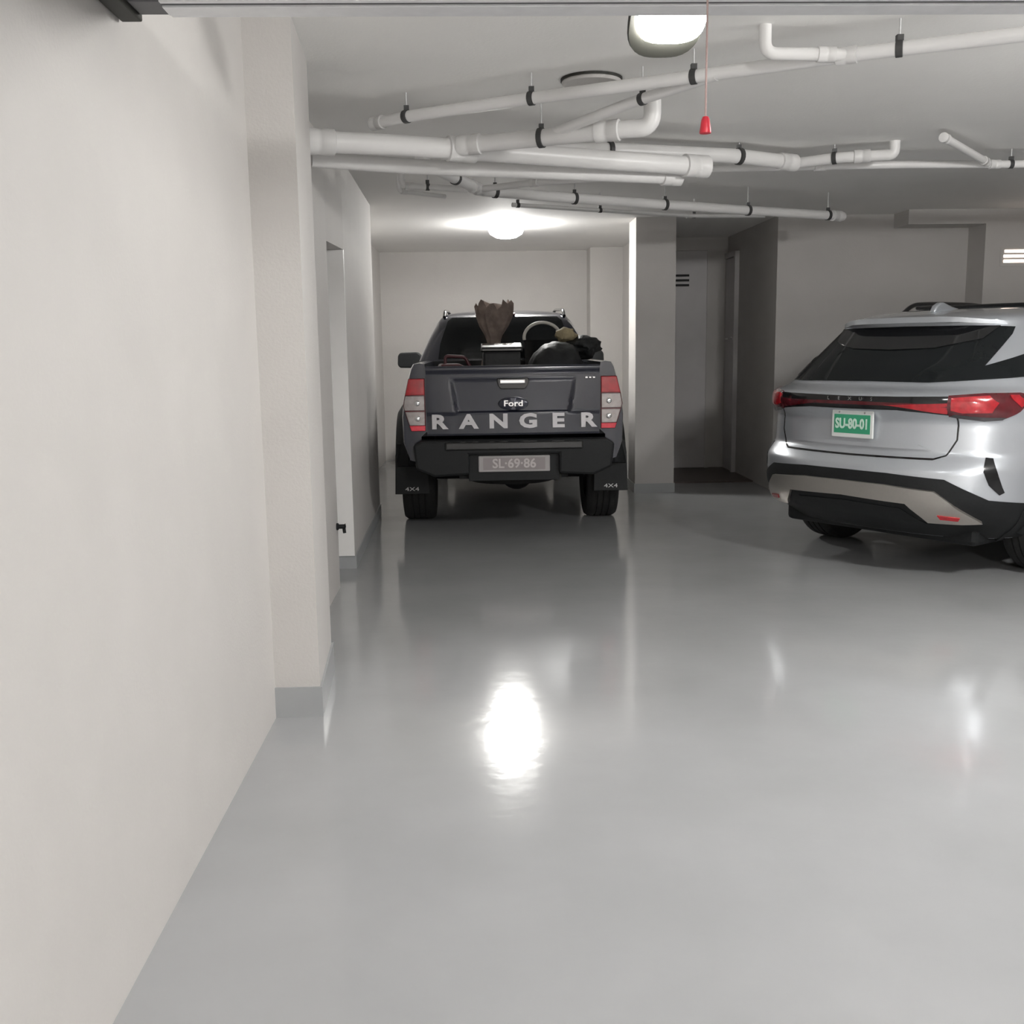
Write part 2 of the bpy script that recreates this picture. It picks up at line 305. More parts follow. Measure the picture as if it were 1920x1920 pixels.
pipe('branch_pipe', 'thin pipe rising right from the far joint to the thick lower pipe', [(.07, 7.13, 2.5), (.42, 6.81, 2.49), (.92, 6.42, 2.46)], .021, (), (.40,))
pipe('branch_pipe', 'short fat slanting pipe feeding the far clamped pipe', [(-.30, 6.30, 2.54), (-.09, 6.85, 2.52), (.07, 7.22, 2.50)], .036, (.56,), (.88,))
pipe('drain_pipe', 'far clamped pipe running in front of the column to the dark recess', [(.07, 7.22, 2.50), (.72, 7.62, 2.50), (1.46, 8.01, 2.50), (2.21, 8.41, 2.50), (2.97, 8.77, 2.50), (3.09, 8.85, 2.50)], .036, (.03, .225, .46, .70, .945), (.975,))
pipe('branch_pipe', 'small clamped pipe left of the far joint, bent up into the ceiling', [(-.47, 7.25, 2.54), (-.29, 7.30, 2.54), (-.03, 7.30, 2.52)], .021, (.40,), (.12,), up_start=True, fr=.05)
pipe('branch_pipe', 'lowest small pipe stub near the ceiling at the left of the bay', [(-.52, 7.75, 2.58), (-.20, 8.05, 2.58)], .016, (), (.1,), up_start=True, fr=.03)
pipe('drain_pipe', 'thin far pipe just below the far clamped one, with small clamps', [(.31, 8.24, 2.54), (1.03, 8.62, 2.54), (1.86, 9.05, 2.54), (2.5, 9.10, 2.54)], .017, (.02, .34, .74), (.72,))
# ------------------------------------------------------------------ car body from plan outlines
def sm(knots, wd=.03):
    zz = np.arange(-.2, 2.2, .004); a = np.array(knots); v = np.interp(zz, a[:, 0], a[:, 1])
    k = max(1, int(wd/.004)); ker = np.ones(k)/k; vp = np.pad(v, k, mode='edge')
    for _ in range(2): vp = np.convolve(vp, ker, 'same')
    v = vp[k:-k]
    return lambda z: float(np.interp(z, zz, v))
class Body:
    """a body given by half width, rear end, front end and corner depth at each height"""
    def __init__(s, hw, yr, yf, dr, n=2.6, wd=.03, wr=.02, dfm=.7):
        s.hw, s.yr, s.yf, s.dr, s.n, s.dfm = sm(hw, wd), sm(yr, wr), sm(yf, wd), sm(dr, wd), n, dfm; s.c = {}
    def half(s, z, nr=26, ns=56, nf=14):
        hw, yr, yf, dr = s.hw(z), s.yr(z), s.yf(z), s.dr(z); df = min(s.dfm, (yf-yr-dr)*.45)
        th = np.linspace(0, math.pi/2, nr); xr = hw*np.sin(th)**(2/s.n); y1 = yr+dr*(1-np.cos(th)**(2/s.n))
        ys = np.linspace(yr+dr, yf-df, ns)[1:-1]; xs = np.full(ns-2, hw)
        th = np.linspace(math.pi/2, 0, nf); xf = hw*np.sin(th)**(2/2.4); y3 = yf-df*(1-np.cos(th)**(2/2.4))
        return np.concatenate([xr, xs, xf]), np.concatenate([y1, ys, y3])
    def _k(s, z):
        k = round(z, 3)
        if k not in s.c:
            x, y = s.half(k, 60, 60, 20); s.c[k] = (x, y, np.concatenate([[0], np.cumsum(np.hypot(np.diff(x), np.diff(y)))]))
        return s.c[k]
    def P(s, u, z):                       # u: signed distance round the outline from the rear centre
        x, y, L = s._k(z); a = abs(u); return Vector((math.copysign(np.interp(a, L, x), u), np.interp(a, L, y), z))
    def S(s, y0, z, sg=1):                # the side surface at length y0
        x, y, L = s._k(z); return Vector((sg*np.interp(y0, y, x), y0, z))
    def shell(s, zs, arches=(), ns=56):
        bm = bmesh.new(); rows = []
        for z in zs:
            x, y = s.half(z, ns=ns); n = len(x)
            right = [bm.verts.new((a, b, z)) for a, b in zip(x, y)]
            left = [bm.verts.new((-a, b, z)) for a, b in zip(x[1:-1], y[1:-1])]
            rows.append(right+left[::-1])
        m = len(rows[0]); n = (m+2)//2
        for a, b in zip(rows, rows[1:]):
            for i in range(m):
                q = (a[i], a[(i+1) % m], b[(i+1) % m], b[i]); c = sum((v.co for v in q), Vector())/4
                if any(math.hypot(c.y-ay, c.z-az) < ar and abs(c.x) > .5 for ay, az, ar in arches): continue
                bm.faces.new(q)
        top = rows[-1]                    # close the roof across
        for i in range(n-1):
            r0, r1 = top[i], top[i+1]; l0, l1 = top[(m-i) % m], top[(m-i-1) % m]
            vs = []
            for v in (r0, r1, l1, l0):
                if v not in vs: vs.append(v)
            if len(vs) > 2: bm.faces.new(vs)
        return bm
def patch(fn, poly, off=.005, thick=.012, step=.03):
    """a plate whose outline poly is drawn on the surface fn(a, b) and stands proud of it by off"""
    ed = []
    for (a, b), (c, d) in zip(poly, poly[1:]+poly[:1]):
        n = max(1, int(math.hypot(c-a, d-b)/step))
        ed += [(a+(c-a)*k/n, b+(d-b)*k/n) for k in range(n)]
    n = len(ed); A = [p[0] for p in ed]; B = [p[1] for p in ed]; pts = [Vector(p) for p in ed]
    def inside(x, y):
        c = False
        for i in range(n):
            (x0, y0), (x1, y1) = ed[i], ed[i-1]
            if (y0 > y) != (y1 > y) and x < (x1-x0)*(y-y0)/(y1-y0)+x0: c = not c
        return c
    x = min(A)+step*.5
    while x < max(A):
        y = min(B)+step*.5
        while y < max(B):
            if inside(x, y) and min((x-p[0])**2+(y-p[1])**2 for p in ed) > (step*.55)**2: pts.append(Vector((x, y)))
            y += step
        x += step
    V, E_, F_, *_ = delaunay_2d_cdt(pts, [(i, (i+1) % n) for i in range(n)], [list(range(n))], 1, 1e-5)
    bm = bmesh.new(); e = .006; top = []; low = []
    for v in V:
        p = fn(v.x, v.y); du = fn(v.x+e, v.y)-fn(v.x-e, v.y); dv = fn(v.x, v.y+e)-fn(v.x, v.y-e); nn = du.cross(dv)
        nn = nn.normalized() if nn.length > 1e-9 else Vector((0, -1, 0))
        if nn.dot(Vector((p.x*.6, p.y-2.2, .2))) < 0: nn = -nn
        top.append(bm.verts.new(p+nn*off)); low.append(p+nn*(off-thick))
    cnt = {}
    for f in F_:
        bm.faces.new([top[i] for i in f])
        for i in range(len(f)):
            k = tuple(sorted((f[i], f[(i+1) % len(f)]))); cnt[k] = cnt.get(k, 0)+1
    lv = {}
    for (i, j), c in cnt.items():
        if c == 1:
            for q in (i, j):
                if q not in lv: lv[q] = bm.verts.new(low[q])
            bm.faces.new((top[i], top[j], lv[j], lv[i]))
    return bm
def mir(poly): return [(-a, b) for a, b in poly][::-1]
def strip(pts, w0):
    """a thin band of width w0 along pts, as a polygon"""
    up = []; dn = []
    for i, p in enumerate(pts):
        a = Vector(pts[max(0, i-1)]); b = Vector(pts[min(len(pts)-1, i+1)]); t = (b-a).normalized(); nn = Vector((-t.y, t.x))*w0/2
        up.append((p[0]+nn.x, p[1]+nn.y)); dn.append((p[0]-nn.x, p[1]-nn.y))
    return up+dn[::-1]
def wheel(par, x, y, r, wd, rimr, spokes=5):
    sg = 1 if x > 0 else -1; h = wd/2
    bm = bmesh.new(); lathe(bm, [(rimr, -h*.8), (rimr, -h*.55), (rimr*.9, -h*.2), (rimr*.9, h*.5), (rimr, h*.62), (rimr, h*.85), (rimr*.95, h*.85), (rimr*.93, h*.55), (rimr*.82, h*.1), (rimr*.82, -h*.2), (rimr*.93, -h*.8)], 40, 'X', (0, 0, 0), closed=True)
    lathe(bm, [(0, h*.35), (rimr*.2, h*.35), (rimr*.24, h*.2), (rimr*.24, -h*.1), (0, -h*.1)], 24, 'X')
    for k in range(spokes):
        for d in (-.16, .16):
            mt = Matrix.Rotation(2*math.pi*k/spokes+d, 4, 'X'); box(bm, h*.08, h*.42, -.022, .022, rimr*.12, rimr*.93, mt)
    o = obj('wheel', bm, M['rim'], par, 40); o.location = (x, y, r); o.rotation_euler = (0, 0, 0 if sg > 0 else math.pi)
    bm = bmesh.new(); prof = [(rimr*.97, -h*.85), (r*.86, -h), (r*.95, -h*.96), (r*.99, -h*.8), (r, -h*.62), (r, -h*.42), (r*.975, -h*.40), (r*.975, -h*.34), (r, -h*.32), (r, -h*.04), (r*.975, -h*.03), (r*.975, h*.03), (r, h*.04), (r, h*.32), (r*.975, h*.34), (r*.975, h*.40), (r, h*.42), (r, h*.62), (r*.99, h*.8), (r*.95, h*.96), (r*.86, h), (rimr*.97, h*.85)]
    lathe(bm, prof, 56, 'X', closed=True); obj('tire', bm, M['tire'], o, 35)
    return o
def lin(a, b, n): return [float(v) for v in np.linspace(a, b, n)]
# ------------------------------------------------------------------ the silver SUV
HEAD = R(56); fx, fy = math.sin(HEAD), math.cos(HEAD)
suv = thing('suv', 'silver SUV with green number plate parked at an angle at the right', 'car', (3.2-1.05*fx, 7.1-1.05*fy, 0), -HEAD)
B = Body([(.2, .78), (.35, .87), (.5, .918), (.75, .935), (.95, .935), (1.06, .92), (1.14, .885), (1.22, .85), (1.4, .755), (1.55, .68), (1.62, .63), (1.68, .50), (1.705, .30)],
         [(.2, .36), (.30, .24), (.40, .08), (.50, .02), (.60, 0), (.70, .01), (.755, .06), (.79, .10), (.98, .115), (1.035, .08), (1.05, .06), (1.13, .055), (1.155, .10), (1.19, .22), (1.3, .33), (1.55, .62), (1.60, .60), (1.63, .72), (1.67, 1.0), (1.705, 1.6)],
         [(.2, 4.7), (.35, 4.85), (.6, 4.89), (.8, 4.84), (.95, 4.55), (1.02, 4.0), (1.07, 3.6), (1.12, 3.45), (1.3, 3.05), (1.5, 2.65), (1.6, 2.4), (1.67, 2.1), (1.705, 1.9)],
         [(.2, .50), (.6, .62), (1.05, .60), (1.2, .52), (1.6, .40), (1.68, .25), (1.705, .1)])
AR = [(1.05, .385, .43), (3.90, .385, .43)]
obj('body_shell', B.shell(lin(.26, 1.0, 44)+lin(1.015, 1.20, 15)+lin(1.23, 1.56, 12)+lin(1.58, 1.66, 7)+[1.672, 1.684, 1.694, 1.702], AR, 110), M['silver'], suv, 40)
def sp(name, poly, m, off=.005, par=suv, thick=.012, step=.03, sm_=40): return obj(name, patch(B.P, poly, off, thick, step), m, par, sm_)
# rear glass with spoiler
rw = sp('rear_window', [(-.76, 1.205), (-.4, 1.213), (0, 1.216), (.4, 1.213), (.70, 1.232), (.665, 1.31), (.70, 1.50), (.69, 1.545), (.45, 1.558), (0, 1.562), (-.45, 1.558), (-.60, 1.548), (-.62, 1.52), (-.72, 1.25)], M['glass'], .006)
def sstep(a, b, v): t_ = max(0, min(1, (v-a)/(b-a))); return t_*t_*(3-2*t_)
def lip(u, z): return B.P(u, z)+Vector((0, -1, .25))*.055*(1-sstep(.35, .66, abs(u)))
obj('spoiler', patch(lip, [(-.64, 1.562), (-.3, 1.570), (0, 1.571), (.3, 1.570), (.64, 1.562), (.62, 1.585), (.3, 1.600), (0, 1.603), (-.3, 1.600), (-.62, 1.585)], .004, .05, .025), M['silver'], suv, 40)
sp('spoiler_shade', [(-.60, 1.552), (-.52, 1.46), (-.3, 1.415), (0, 1.405), (.3, 1.415), (.55, 1.47), (.60, 1.552), (0, 1.560)], M['gloss'], .012, thick=.014, step=.04)  # dark patch on the glass stands in for shade below the spoiler
for sg in (1, -1):
    q = [(.665, 1.31), (.85, 1.375), (.93, 1.40), (1.3, 1.46), (2.0, 1.50), (2.0, 1.24), (1.4, 1.24), (.93, 1.245), (.70, 1.232)]
    sp('quarter_window', q if sg > 0 else mir(q), M['glass'], .006)
    q = [(2.03, 1.245), (2.03, 1.50), (2.9, 1.52), (3.3, 1.24)]; sp('side_window', q if sg > 0 else mir(q), M['glass'], .006)
    for s0 in (2.0,):
        q = strip([(s0, .50), (s0+.02, .9), (s0+.02, 1.23)], .008); sp('door_seam', q if sg > 0 else mir(q), M['gloss'], .002, step=.04)
    # tail lamp wrapping the corner
    q = [(.62, 1.135), (.80, 1.148), (1.02, 1.150), (1.13, 1.135), (1.10, 1.09), (1.03, 1.05), (.90, 1.005), (.80, 1.0), (.66, 1.02), (.62, 1.03)]
    tl = sp('tail_light', q if sg > 0 else mir(q), M['lens_dr'], .014)
    q = [(.62, 1.03), (.66, 1.02), (.80, 1.0), (.90, 1.005), (.93, 1.02), (.80, 1.025), (.66, 1.043)]; o = sp('lens_edge', q if sg > 0 else mir(q), M['lens_dk'], .018, tl)
    q = [(.64, 1.125), (.84, 1.135), (.90, 1.10), (.86, 1.05), (.70, 1.05), (.64, 1.06)]; o = sp('lens_core', q if sg > 0 else mir(q), M['lens_r'], .017, tl, .008, .02); o['label'] = 'bright red inner lens'
    q = [(.96, 1.138), (1.02, 1.138), (1.10, 1.10), (1.04, 1.07)]; sp('lens_core', q if sg > 0 else mir(q), M['lens_r'], .017, tl, .008, .02)
    # vertical air slit, reflector, sill
    q = [(.83, .78), (.875, .775), (.94, .70), (1.0, .575), (.965, .56), (.90, .62), (.86, .70)]; sp('air_slit', q if sg > 0 else mir(q), M['gloss'], .004)
    # arch cladding
    def side(y, z, sg=sg): return B.S(y, z, sg)
    ring = [(1.05+.455*math.cos(R(a)), .385+.455*math.sin(R(a))) for a in range(-14, 196, 10)]+[(1.05+.535*math.cos(R(a)), .385+.53*math.sin(R(a))) for a in range(195, -15, -10)]
    obj('arch_cladding', patch(side, ring, .014, .05, .03), M['black'], suv, 40)
    ring = [(3.9+.455*math.cos(R(a)), .385+.455*math.sin(R(a))) for a in range(-14, 196, 10)]+[(3.9+.53*math.cos(R(a)), .385+.53*math.sin(R(a))) for a in range(195, -15, -10)]
    obj('arch_cladding', patch(side, ring, .014, .05, .03), M['black'], suv, 40)
    obj('sill_cladding', patch(side, [(1.56, .28), (3.40, .28), (3.40, .47), (1.56, .47)], .014, .05, .05), M['black'], suv, 40)
    for ya in (1.05, 3.9):
        bm = bmesh.new(); lathe(bm, [(.45, .50), (.45, .90)], 28, 'X', (0, ya, .385), -12, 192); lathe(bm, [(0, .50), (.45, .50)], 28, 'X', (0, ya, .385), -12, 192)
        if sg < 0: bmesh.ops.scale(bm, vec=(-1, 1, 1), verts=bm.verts[:])
        obj('wheel_well', bm, M['black'], suv, 40)
        wheel(suv, sg*.80, ya, .385, .245, .27, 5)
    # roof rail
    bm = bmesh.new(); tube(bm, fillet([(sg*.575, 1.42, 1.66), (sg*.575, 1.56, 1.735), (sg*.57, 1.8, 1.745), (sg*.56, 2.4, 1.745), (sg*.55, 3.0, 1.66)], .12), .017, 10); tube(bm, [(sg*.57, 2.3, 1.66), (sg*.565, 2.3, 1.74)], .02, 8)
    obj('roof_rail', bm, M['gloss'], suv, 60)
    bm = bmesh.new(); box(bm, *sorted((sg*.92, sg*1.08)), 3.02, 3.12, 1.12, 1.25); box(bm, *sorted((sg*.78, sg*.95)), 3.05, 3.10, 1.13, 1.17)
    obj('wing_mirror', bm, M['silver'], suv, None, .03)
# centre light bar
lb = sp('light_bar', [(-.80, 1.125), (-.62, 1.130), (-.3, 1.128), (0, 1.126), (.3, 1.128), (.63, 1.133), (.63, 1.032), (.5, 1.045), (.32, 1.055), (0, 1.054), (-.32, 1.055), (-.5, 1.045), (-.66, 1.03), (-.80, 1.03)], M['gloss'], .010)
o = sp('light_strip', [(-.62, 1.095), (0, 1.10), (.62, 1.095), (.62, 1.075), (.3, 1.078), (0, 1.078), (-.3, 1.078), (-.62, 1.075)], M['lens_dr'], .014, lb, .008)
o = sp('light_wedge', [(.24, 1.082), (.62, 1.10), (.62, 1.045), (.5, 1.055)], M['lens_r'], .017, lb, .008)
o = sp('light_wedge', mir([(.24, 1.082), (.62, 1.10), (.62, 1.045), (.5, 1.055)]), M['lens_dr'], .017, lb, .008)  # same lens as the right one, darker red stands in for dimmer light
for k, ch in enumerate('LEXUS'): text('letter', ch, .030, M['chrome'], lb, (-.16+k*.08, .045, 1.113), 1.1, .003)
# hatch seams and crease
sp('hatch_seam', strip([(-.66, 1.02), (-.66, .88), (-.61, .785), (-.55, .762), (0, .758), (.55, .762), (.61, .785), (.66, .88), (.66, 1.02)], .010), M['gloss'], .002, step=.025)
sp('hatch_crease', [(-.52, .815), (0, .812), (.52, .815), (.44, .842), (0, .838), (-.44, .842)], M['silver'], .014, step=.03)
# bumper: black band, satin guard, diffuser
band = [(-1.16, .50), (-.92, .53), (-.65, .65), (-.3, .668), (0, .67), (.3, .668), (.65, .65), (.90, .53), (1.16, .50)]
lowb = [(1.16, .27), (.8, .27), (0, .27), (-.8, .27), (-1.16, .27)]
sp('bumper_cladding', band+lowb, M['black'], .008, step=.035)
gu = [(-.82, .40), (-.62, .575), (-.3, .60), (0, .603), (.3, .60), (.60, .58), (.83, .40), (.72, .395), (.53, .395), (.43, .50), (0, .512), (-.43, .50), (-.53, .395), (-.72, .395)]
gd = sp('bumper_guard', gu, M['satin'], .030, suv, .03, .03, 40)
for sg in (1, -1):
    q = [(.60, .445), (.72, .435), (.705, .415), (.61, .42)]; o = sp('reflector', q if sg > 0 else mir(q), M['lens_r'], .036, gd, .01, .02); o['label'] = 'red bumper reflector'
sp('diffuser_panel', [(-.50, .37), (-.38, .46), (0, .475), (.38, .46), (.50, .37), (.36, .31), (-.36, .31)], M['black'], .014)
obj('underbody', BM((-.72, .72, .35, 4.5, .22, .42)), M['black'], suv, None, .03)
# plate
pl = obj('number_plate', BM((-.155, .155, .078, .092, .862, 1.040)), M['white'], suv, None, .006)
obj('plate_field', BM((-.135, .135, .0765, .080, .890, 1.010)), M['green'], pl, None, .001)
text('lettering', 'SU-80-01', .088, M['mint'], pl, (0, .075, .949), .74, .001, off=.003)
for sx in (-.095, .095): obj('plate_screw', BM((sx-.005, sx+.005, .074, .08, 1.018, 1.028)), M['chrome'], pl)
# fin antenna and panoramic roof
bm = bmesh.new(); prism(bm, [(.90, 1.655), (.93, 1.70), (.98, 1.722), (1.02, 1.722), (1.12, 1.695), (1.22, 1.68), (1.22, 1.655)], -.022, .022, 'YZ'); obj('fin_antenna', bm, M['silver'], suv, 40, .012)
obj('roof_panel', BM((-.42, .42, 1.35, 2.3, 1.69, 1.712)), M['gloss'], suv, None, .01)
# ------------------------------------------------------------------ the pickup truck
tk = thing('pickup_truck', 'dark navy pickup truck with loaded cargo bed parked in the far bay', 'truck', (.283, 7.9, 0))
# bed walls
sec = [(.70, .60), (.80, .62), (.845, .75), (.85, .95), (.838, 1.05), (.818, 1.15), (.795, 1.24), (.775, 1.31), (.755, 1.345), (.70, 1.352), (.665, 1.345), (.655, 1.30), (.655, .84), (.70, .80)]
for sg in (1, -1):
    bm = bmesh.new(); rows = []
    for y, k in ((.004, .955), (.03, .975), (.09, .992), (.2, 1), (.65, 1), (1.0, 1), (1.4, 1), (1.72, 1)):
        rows.append([bm.verts.new((sg*(x if x < .71 else .71+(x-.71)*k-(1-k)*.25), y, z)) for x, z in sec])
    n = len(sec)
    for a, b in zip(rows, rows[1:]):
        for i in range(n):
            q = (a[i], a[(i+1) % n], b[(i+1) % n], b[i]); c = sum((v.co for v in q), Vector())/4
            bm.faces.new(q)
    bm.faces.new(rows[0]); bm.faces.new(rows[-1][::-1]); obj('bed_side', bm, M['navy'], tk, 35)
    # fender flare + mud flap
    bm = bmesh.new(); pr = [(.445, .78), (.445, .925), (.46, .945), (.53, .945), (.60, .90), (.63, .84), (.60, .78)]
    lathe(bm, [(q, h) for q, h in pr], 36, 'X', (0, 1.08, .40), 12, 168, True)
    if sg < 0: bmesh.ops.scale(bm, vec=(-1, 1, 1), verts=bm.verts[:])
    obj('fender_flare', bm, M['black'], tk, 35)
    fl = obj('mud_flap', PR([(sg*.675, .285), (sg*.955, .285), (sg*.945, .60), (sg*.93, .70), (sg*.70, .70), (sg*.68, .55)], .555, .567), M['black'], tk, None, .003)
    text('lettering', '4X4', .045, M['decal'], fl, (sg*.815, .553, .325), 1.5, .001)
    for ya, fr_ in ((1.08, 0), (4.30, 1)): wheel(tk, sg*.775, ya, .39, .275, .23, 6)
    # tail light
    def sect(z0, z1, ins=0.0):
        zo = [.843, .92, 1.03, 1.10, 1.24]; xo = [.775, .80, .832, .82, .787]
        zs = sorted({z0, z1, *[z for z in zo if z0 < z < z1]}); po = [(sg*.662, z0), ] if 0 else []
        out = [(sg*(np.interp(z, zo, xo)-ins), z) for z in zs]; return [(sg*(.664+ins), z0)]+out+[(sg*(.664+ins), z1)]
    tl = obj('tail_light', PR(sect(.843, 1.24), -.008, .12), M['lens_dr'], tk, None, .006)
    o = obj('lens', PR(sect(1.115, 1.236, .004), -.016, .0), M['lens_r'], tl, None, .004); o['label'] = 'red brake lens'
    for z0, z1 in ((1.0, 1.108), (.888, .99)):
        o = obj('lens', PR(sect(z0, z1, .006), -.016, .0), M['lens_w'], tl, None, .004); o['label'] = 'clear lens'
        bm = bmesh.new(); bmesh.ops.create_uvsphere(bm, u_segments=16, v_segments=10, radius=.022)
        for v in bm.verts: v.co = Vector((sg*.725+v.co.x, -.016+v.co.y*.4, (z0+z1)/2+v.co.z))
        obj('bulb_bowl', bm, M['chrome'], tl, 60)
    o = obj('lens', PR(sect(.845, .884, .003), -.018, .0), M['lens_br'], tl, None, .004); o['label'] = 'bright red reflector lens'
bm = BM((-.70, .70, .03, 1.72, .80, .84), (-.80, .80, 1.70, 1.74, .62, 1.345)); obj('bed_floor', bm, M['black'], tk, None, .004)
# tailgate as a relief
nx, nz = 96, 40; bm = bmesh.new(); g = []
def sstep(a, b, v): t_ = max(0, min(1, (v-a)/(b-a))); return t_*t_*(3-2*t_)
for j in range(nz+1):
    z = .806+(1.328-.806)*j/nz; row = []
    for i in range(nx+1):
        x = -.656+1.312*i/nx; ax = abs(x)
        y = -.006-.010*(1-(x/.66)**2)
        edge = .47-(1.225-z)*.16
        inr = (1-sstep(edge-.02, edge+.012, ax))*sstep(.972, .985, z)*(1-sstep(1.215, 1.235, z))
        y += (.016-.075*(z-1.1))*inr
        y += -.012*sstep(1.27, 1.30, z)+.02*sstep(1.312, 1.328, z)
        y += (.010-.04*(z-.89))*(1-sstep(.965, .978, z))*sstep(.80, .815, z)
        row.append(bm.verts.new((x, y, z)))
    g.append(row)
for j in range(nz):
    for i in range(nx): bm.faces.new((g[j][i], g[j][i+1], g[j+1][i+1], g[j+1][i]))
rim = [g[0][i] for i in range(nx+1)]+[g[j][nx] for j in range(1, nz+1)]+[g[nz][i] for i in range(nx-1, -1, -1)]+[g[j][0] for j in range(nz-1, 0, -1)]
bk = [bm.verts.new((v.co.x, .055, v.co.z)) for v in rim]
for i in range(len(rim)): bm.faces.new((rim[i], rim[(i+1) % len(rim)], bk[(i+1) % len(rim)], bk[i]))
bm.faces.new(bk)
tg = obj('tailgate', bm, M['navy'], tk, 30)
for k, ch in enumerate('RANGER'): text('letter', ch, .145, M['letter'], tg, (-.565+k*.226, -.012, .906), 1.32, .006, off=.006)
bm = PR([(-.118, 1.232), (.112, 1.236), (.122, 1.215), (.112, 1.175), (.09, 1.150), (-.09, 1.150), (-.112, 1.172), (-.122, 1.21)], -.022, .0); hd = obj('handle_bezel', bm, M['gloss'], tg, None, .006)
obj('handle', BM((-.105, .095, -.040, -.02, 1.188, 1.228)), M['chrome'], hd, None, .012)
bm = bmesh.new(); lathe(bm, [(0, -.026), (.095, -.026), (.11, -.02), (.115, -.0), (0, 0)], 40, 'Y'); bmesh.ops.scale(bm, vec=(1, 1, .46), verts=bm.verts[:]); bmesh.ops.translate(bm, vec=(0, 0, 1.04), verts=bm.verts[:])
em = obj('emblem', bm, M['badge'], tg, 40); text('lettering', 'Ford', .062, M['chrome'], em, (0, -.027, 1.042), 1.25, .002, off=.001)
for k in range(3): obj('badge', BM((.545+k*.028, .567+k*.028, -.022, -.004, 1.222, 1.238)), M['chrome'], tg, None, .004)
# bumper
bm = PR([(-.76, .74), (-.70, .775), (.70, .775), (.76, .74), (.74, .56), (.60, .50), (.34, .515), (.34, .665), (-.34, .665), (-.34, .515), (-.60, .50), (-.74, .56)], -.10, .05); bp = obj('rear_bumper', bm, M['black'], tk, None, .018)
obj('bumper_step', BM((-.52, .52, -.115, .0, .70, .765)), M['gloss'], bp, None, .012)
obj('plate_recess', BM((-.345, .345, -.045, .02, .46, .67)), M['black'], bp, None, .004)
npt = obj('number_plate', BM((-.272, .272, -.062, -.046, .528, .652)), M['platebd'], tk, None, .010)
obj('plate_field', BM((-.235, .235, -.0635, -.06, .545, .637)), M['plate'], npt, None, .001)
text('lettering', 'SL\u00b769\u00b786', .098, M['platelt'], npt, (0, -.065, .590), .98, .001, off=.002)
# underbody
bm = BM((-.42, -.34, .1, 5.0, .46, .60), (.34, .42, .1, 5.0, .46, .60), (-.42, .42, .15, .22, .46, .58), (-.70, .70, 1.7, 4.0, .30, .58), (-.55, .55, 4.0, 5.0, .30, .55)); tube(bm, [(-.64, 1.08, .39), (.64, 1.08, .39)], .05, 14)
vs = bmesh.ops.create_uvsphere(bm, u_segments=18, v_segments=12, radius=.15)['verts']
for v in vs: v.co += Vector((.06, 1.08, .39))
obj('chassis', bm, M['black'], tk, 40)
bm = bmesh.new(); lathe(bm, [(.12, -.10), (.34, -.11), (.37, -.06), (.37, .06), (.34, .10), (.12, .10)], 36, 'Z', (0, .60, .50), closed=True); obj('spare_wheel', bm, M['tire'], tk, 40)
bm = bmesh.new(); tube(bm, [(.33, .02, .475), (.30, .5, .47), (.30, 1.0, .5)], .035, 14); obj('exhaust_pipe', bm, M['bulk'], tk, 60)
# cab and hood
CB = Body([(.5, .84), (.7, .87), (1.05, .875), (1.2, .86), (1.30, .82), (1.40, .775), (1.55, .705), (1.70, .62), (1.75, .58), (1.79, .49), (1.815, .25)],
          [(.5, 1.80), (1.3, 1.80), (1.45, 1.808), (1.55, 1.82), (1.63, 1.84), (1.70, 1.87), (1.76, 1.95), (1.80, 2.2), (1.815, 2.6)],
          [(.5, 5.2), (.7, 5.28), (.95, 5.25), (1.08, 5.0), (1.14, 4.3), (1.17, 4.0), (1.3, 3.75), (1.6, 3.2), (1.74, 2.95), (1.80, 2.8), (1.815, 2.7)],
          [(.5, .10), (1.3, .12), (1.7, .16), (1.815, .1)], 3.2, .03, .03, .5)
obj('cab_body', CB.shell(lin(.56, 1.30, 32)+lin(1.33, 1.73, 13)+[1.75, 1.765, 1.78, 1.79, 1.80, 1.808, 1.813], [(4.30, .39, .45)], 80), M['navy'], tk, 35)
rwn = obj('rear_window', patch(CB.P, [(-.62, 1.36), (.62, 1.36), (.60, 1.50), (.53, 1.70), (.49, 1.735), (-.49, 1.735), (-.53, 1.70), (-.60, 1.50)], .005, .012, .05), M['glass'], tk, 40)
for sg in (1, -1):
    def sd(y, z, sg=sg): return CB.S(y, z, sg)
    for q in ([(2.05, 1.33), (2.85, 1.33), (2.85, 1.70), (2.25, 1.70)], [(2.93, 1.33), (3.70, 1.33), (3.15, 1.68), (2.93, 1.70)]): obj('side_window', patch(sd, q, .004, .01, .08), M['glass'], tk, 40)
    bm = bmesh.new(); prism(bm, [(sg*.855, 1.27), (sg*.875, 1.25), (sg*1.09, 1.255), (sg*1.115, 1.285), (sg*1.11, 1.385), (sg*1.085, 1.415), (sg*.90, 1.42), (sg*.86, 1.39)], 3.435, 3.56)
    box(bm, *(sorted((sg*.78, sg*.90))), 3.49, 3.53, 1.27, 1.31)
    wm = obj('wing_mirror', bm, M['black'], tk, None, .025)
    obj('mirror_glass', BM((sg*.985-.105, sg*.985+.105, 3.437, 3.445, 1.275, 1.395)), M['glass'], wm, None, .02)
    bm = bmesh.new(); tube(bm, fillet([(sg*.56, 1.98, 1.745), (sg*.555, 2.05, 1.80), (sg*.55, 2.9, 1.83), (sg*.52, 3.0, 1.78)], .06), .016, 8); obj('roof_rail', bm, M['gloss'], tk, 60)
obj('brake_light', BM((-.10, .10, 1.93, 2.0, 1.755, 1.775)), M['lens_dr'], tk, None, .004)
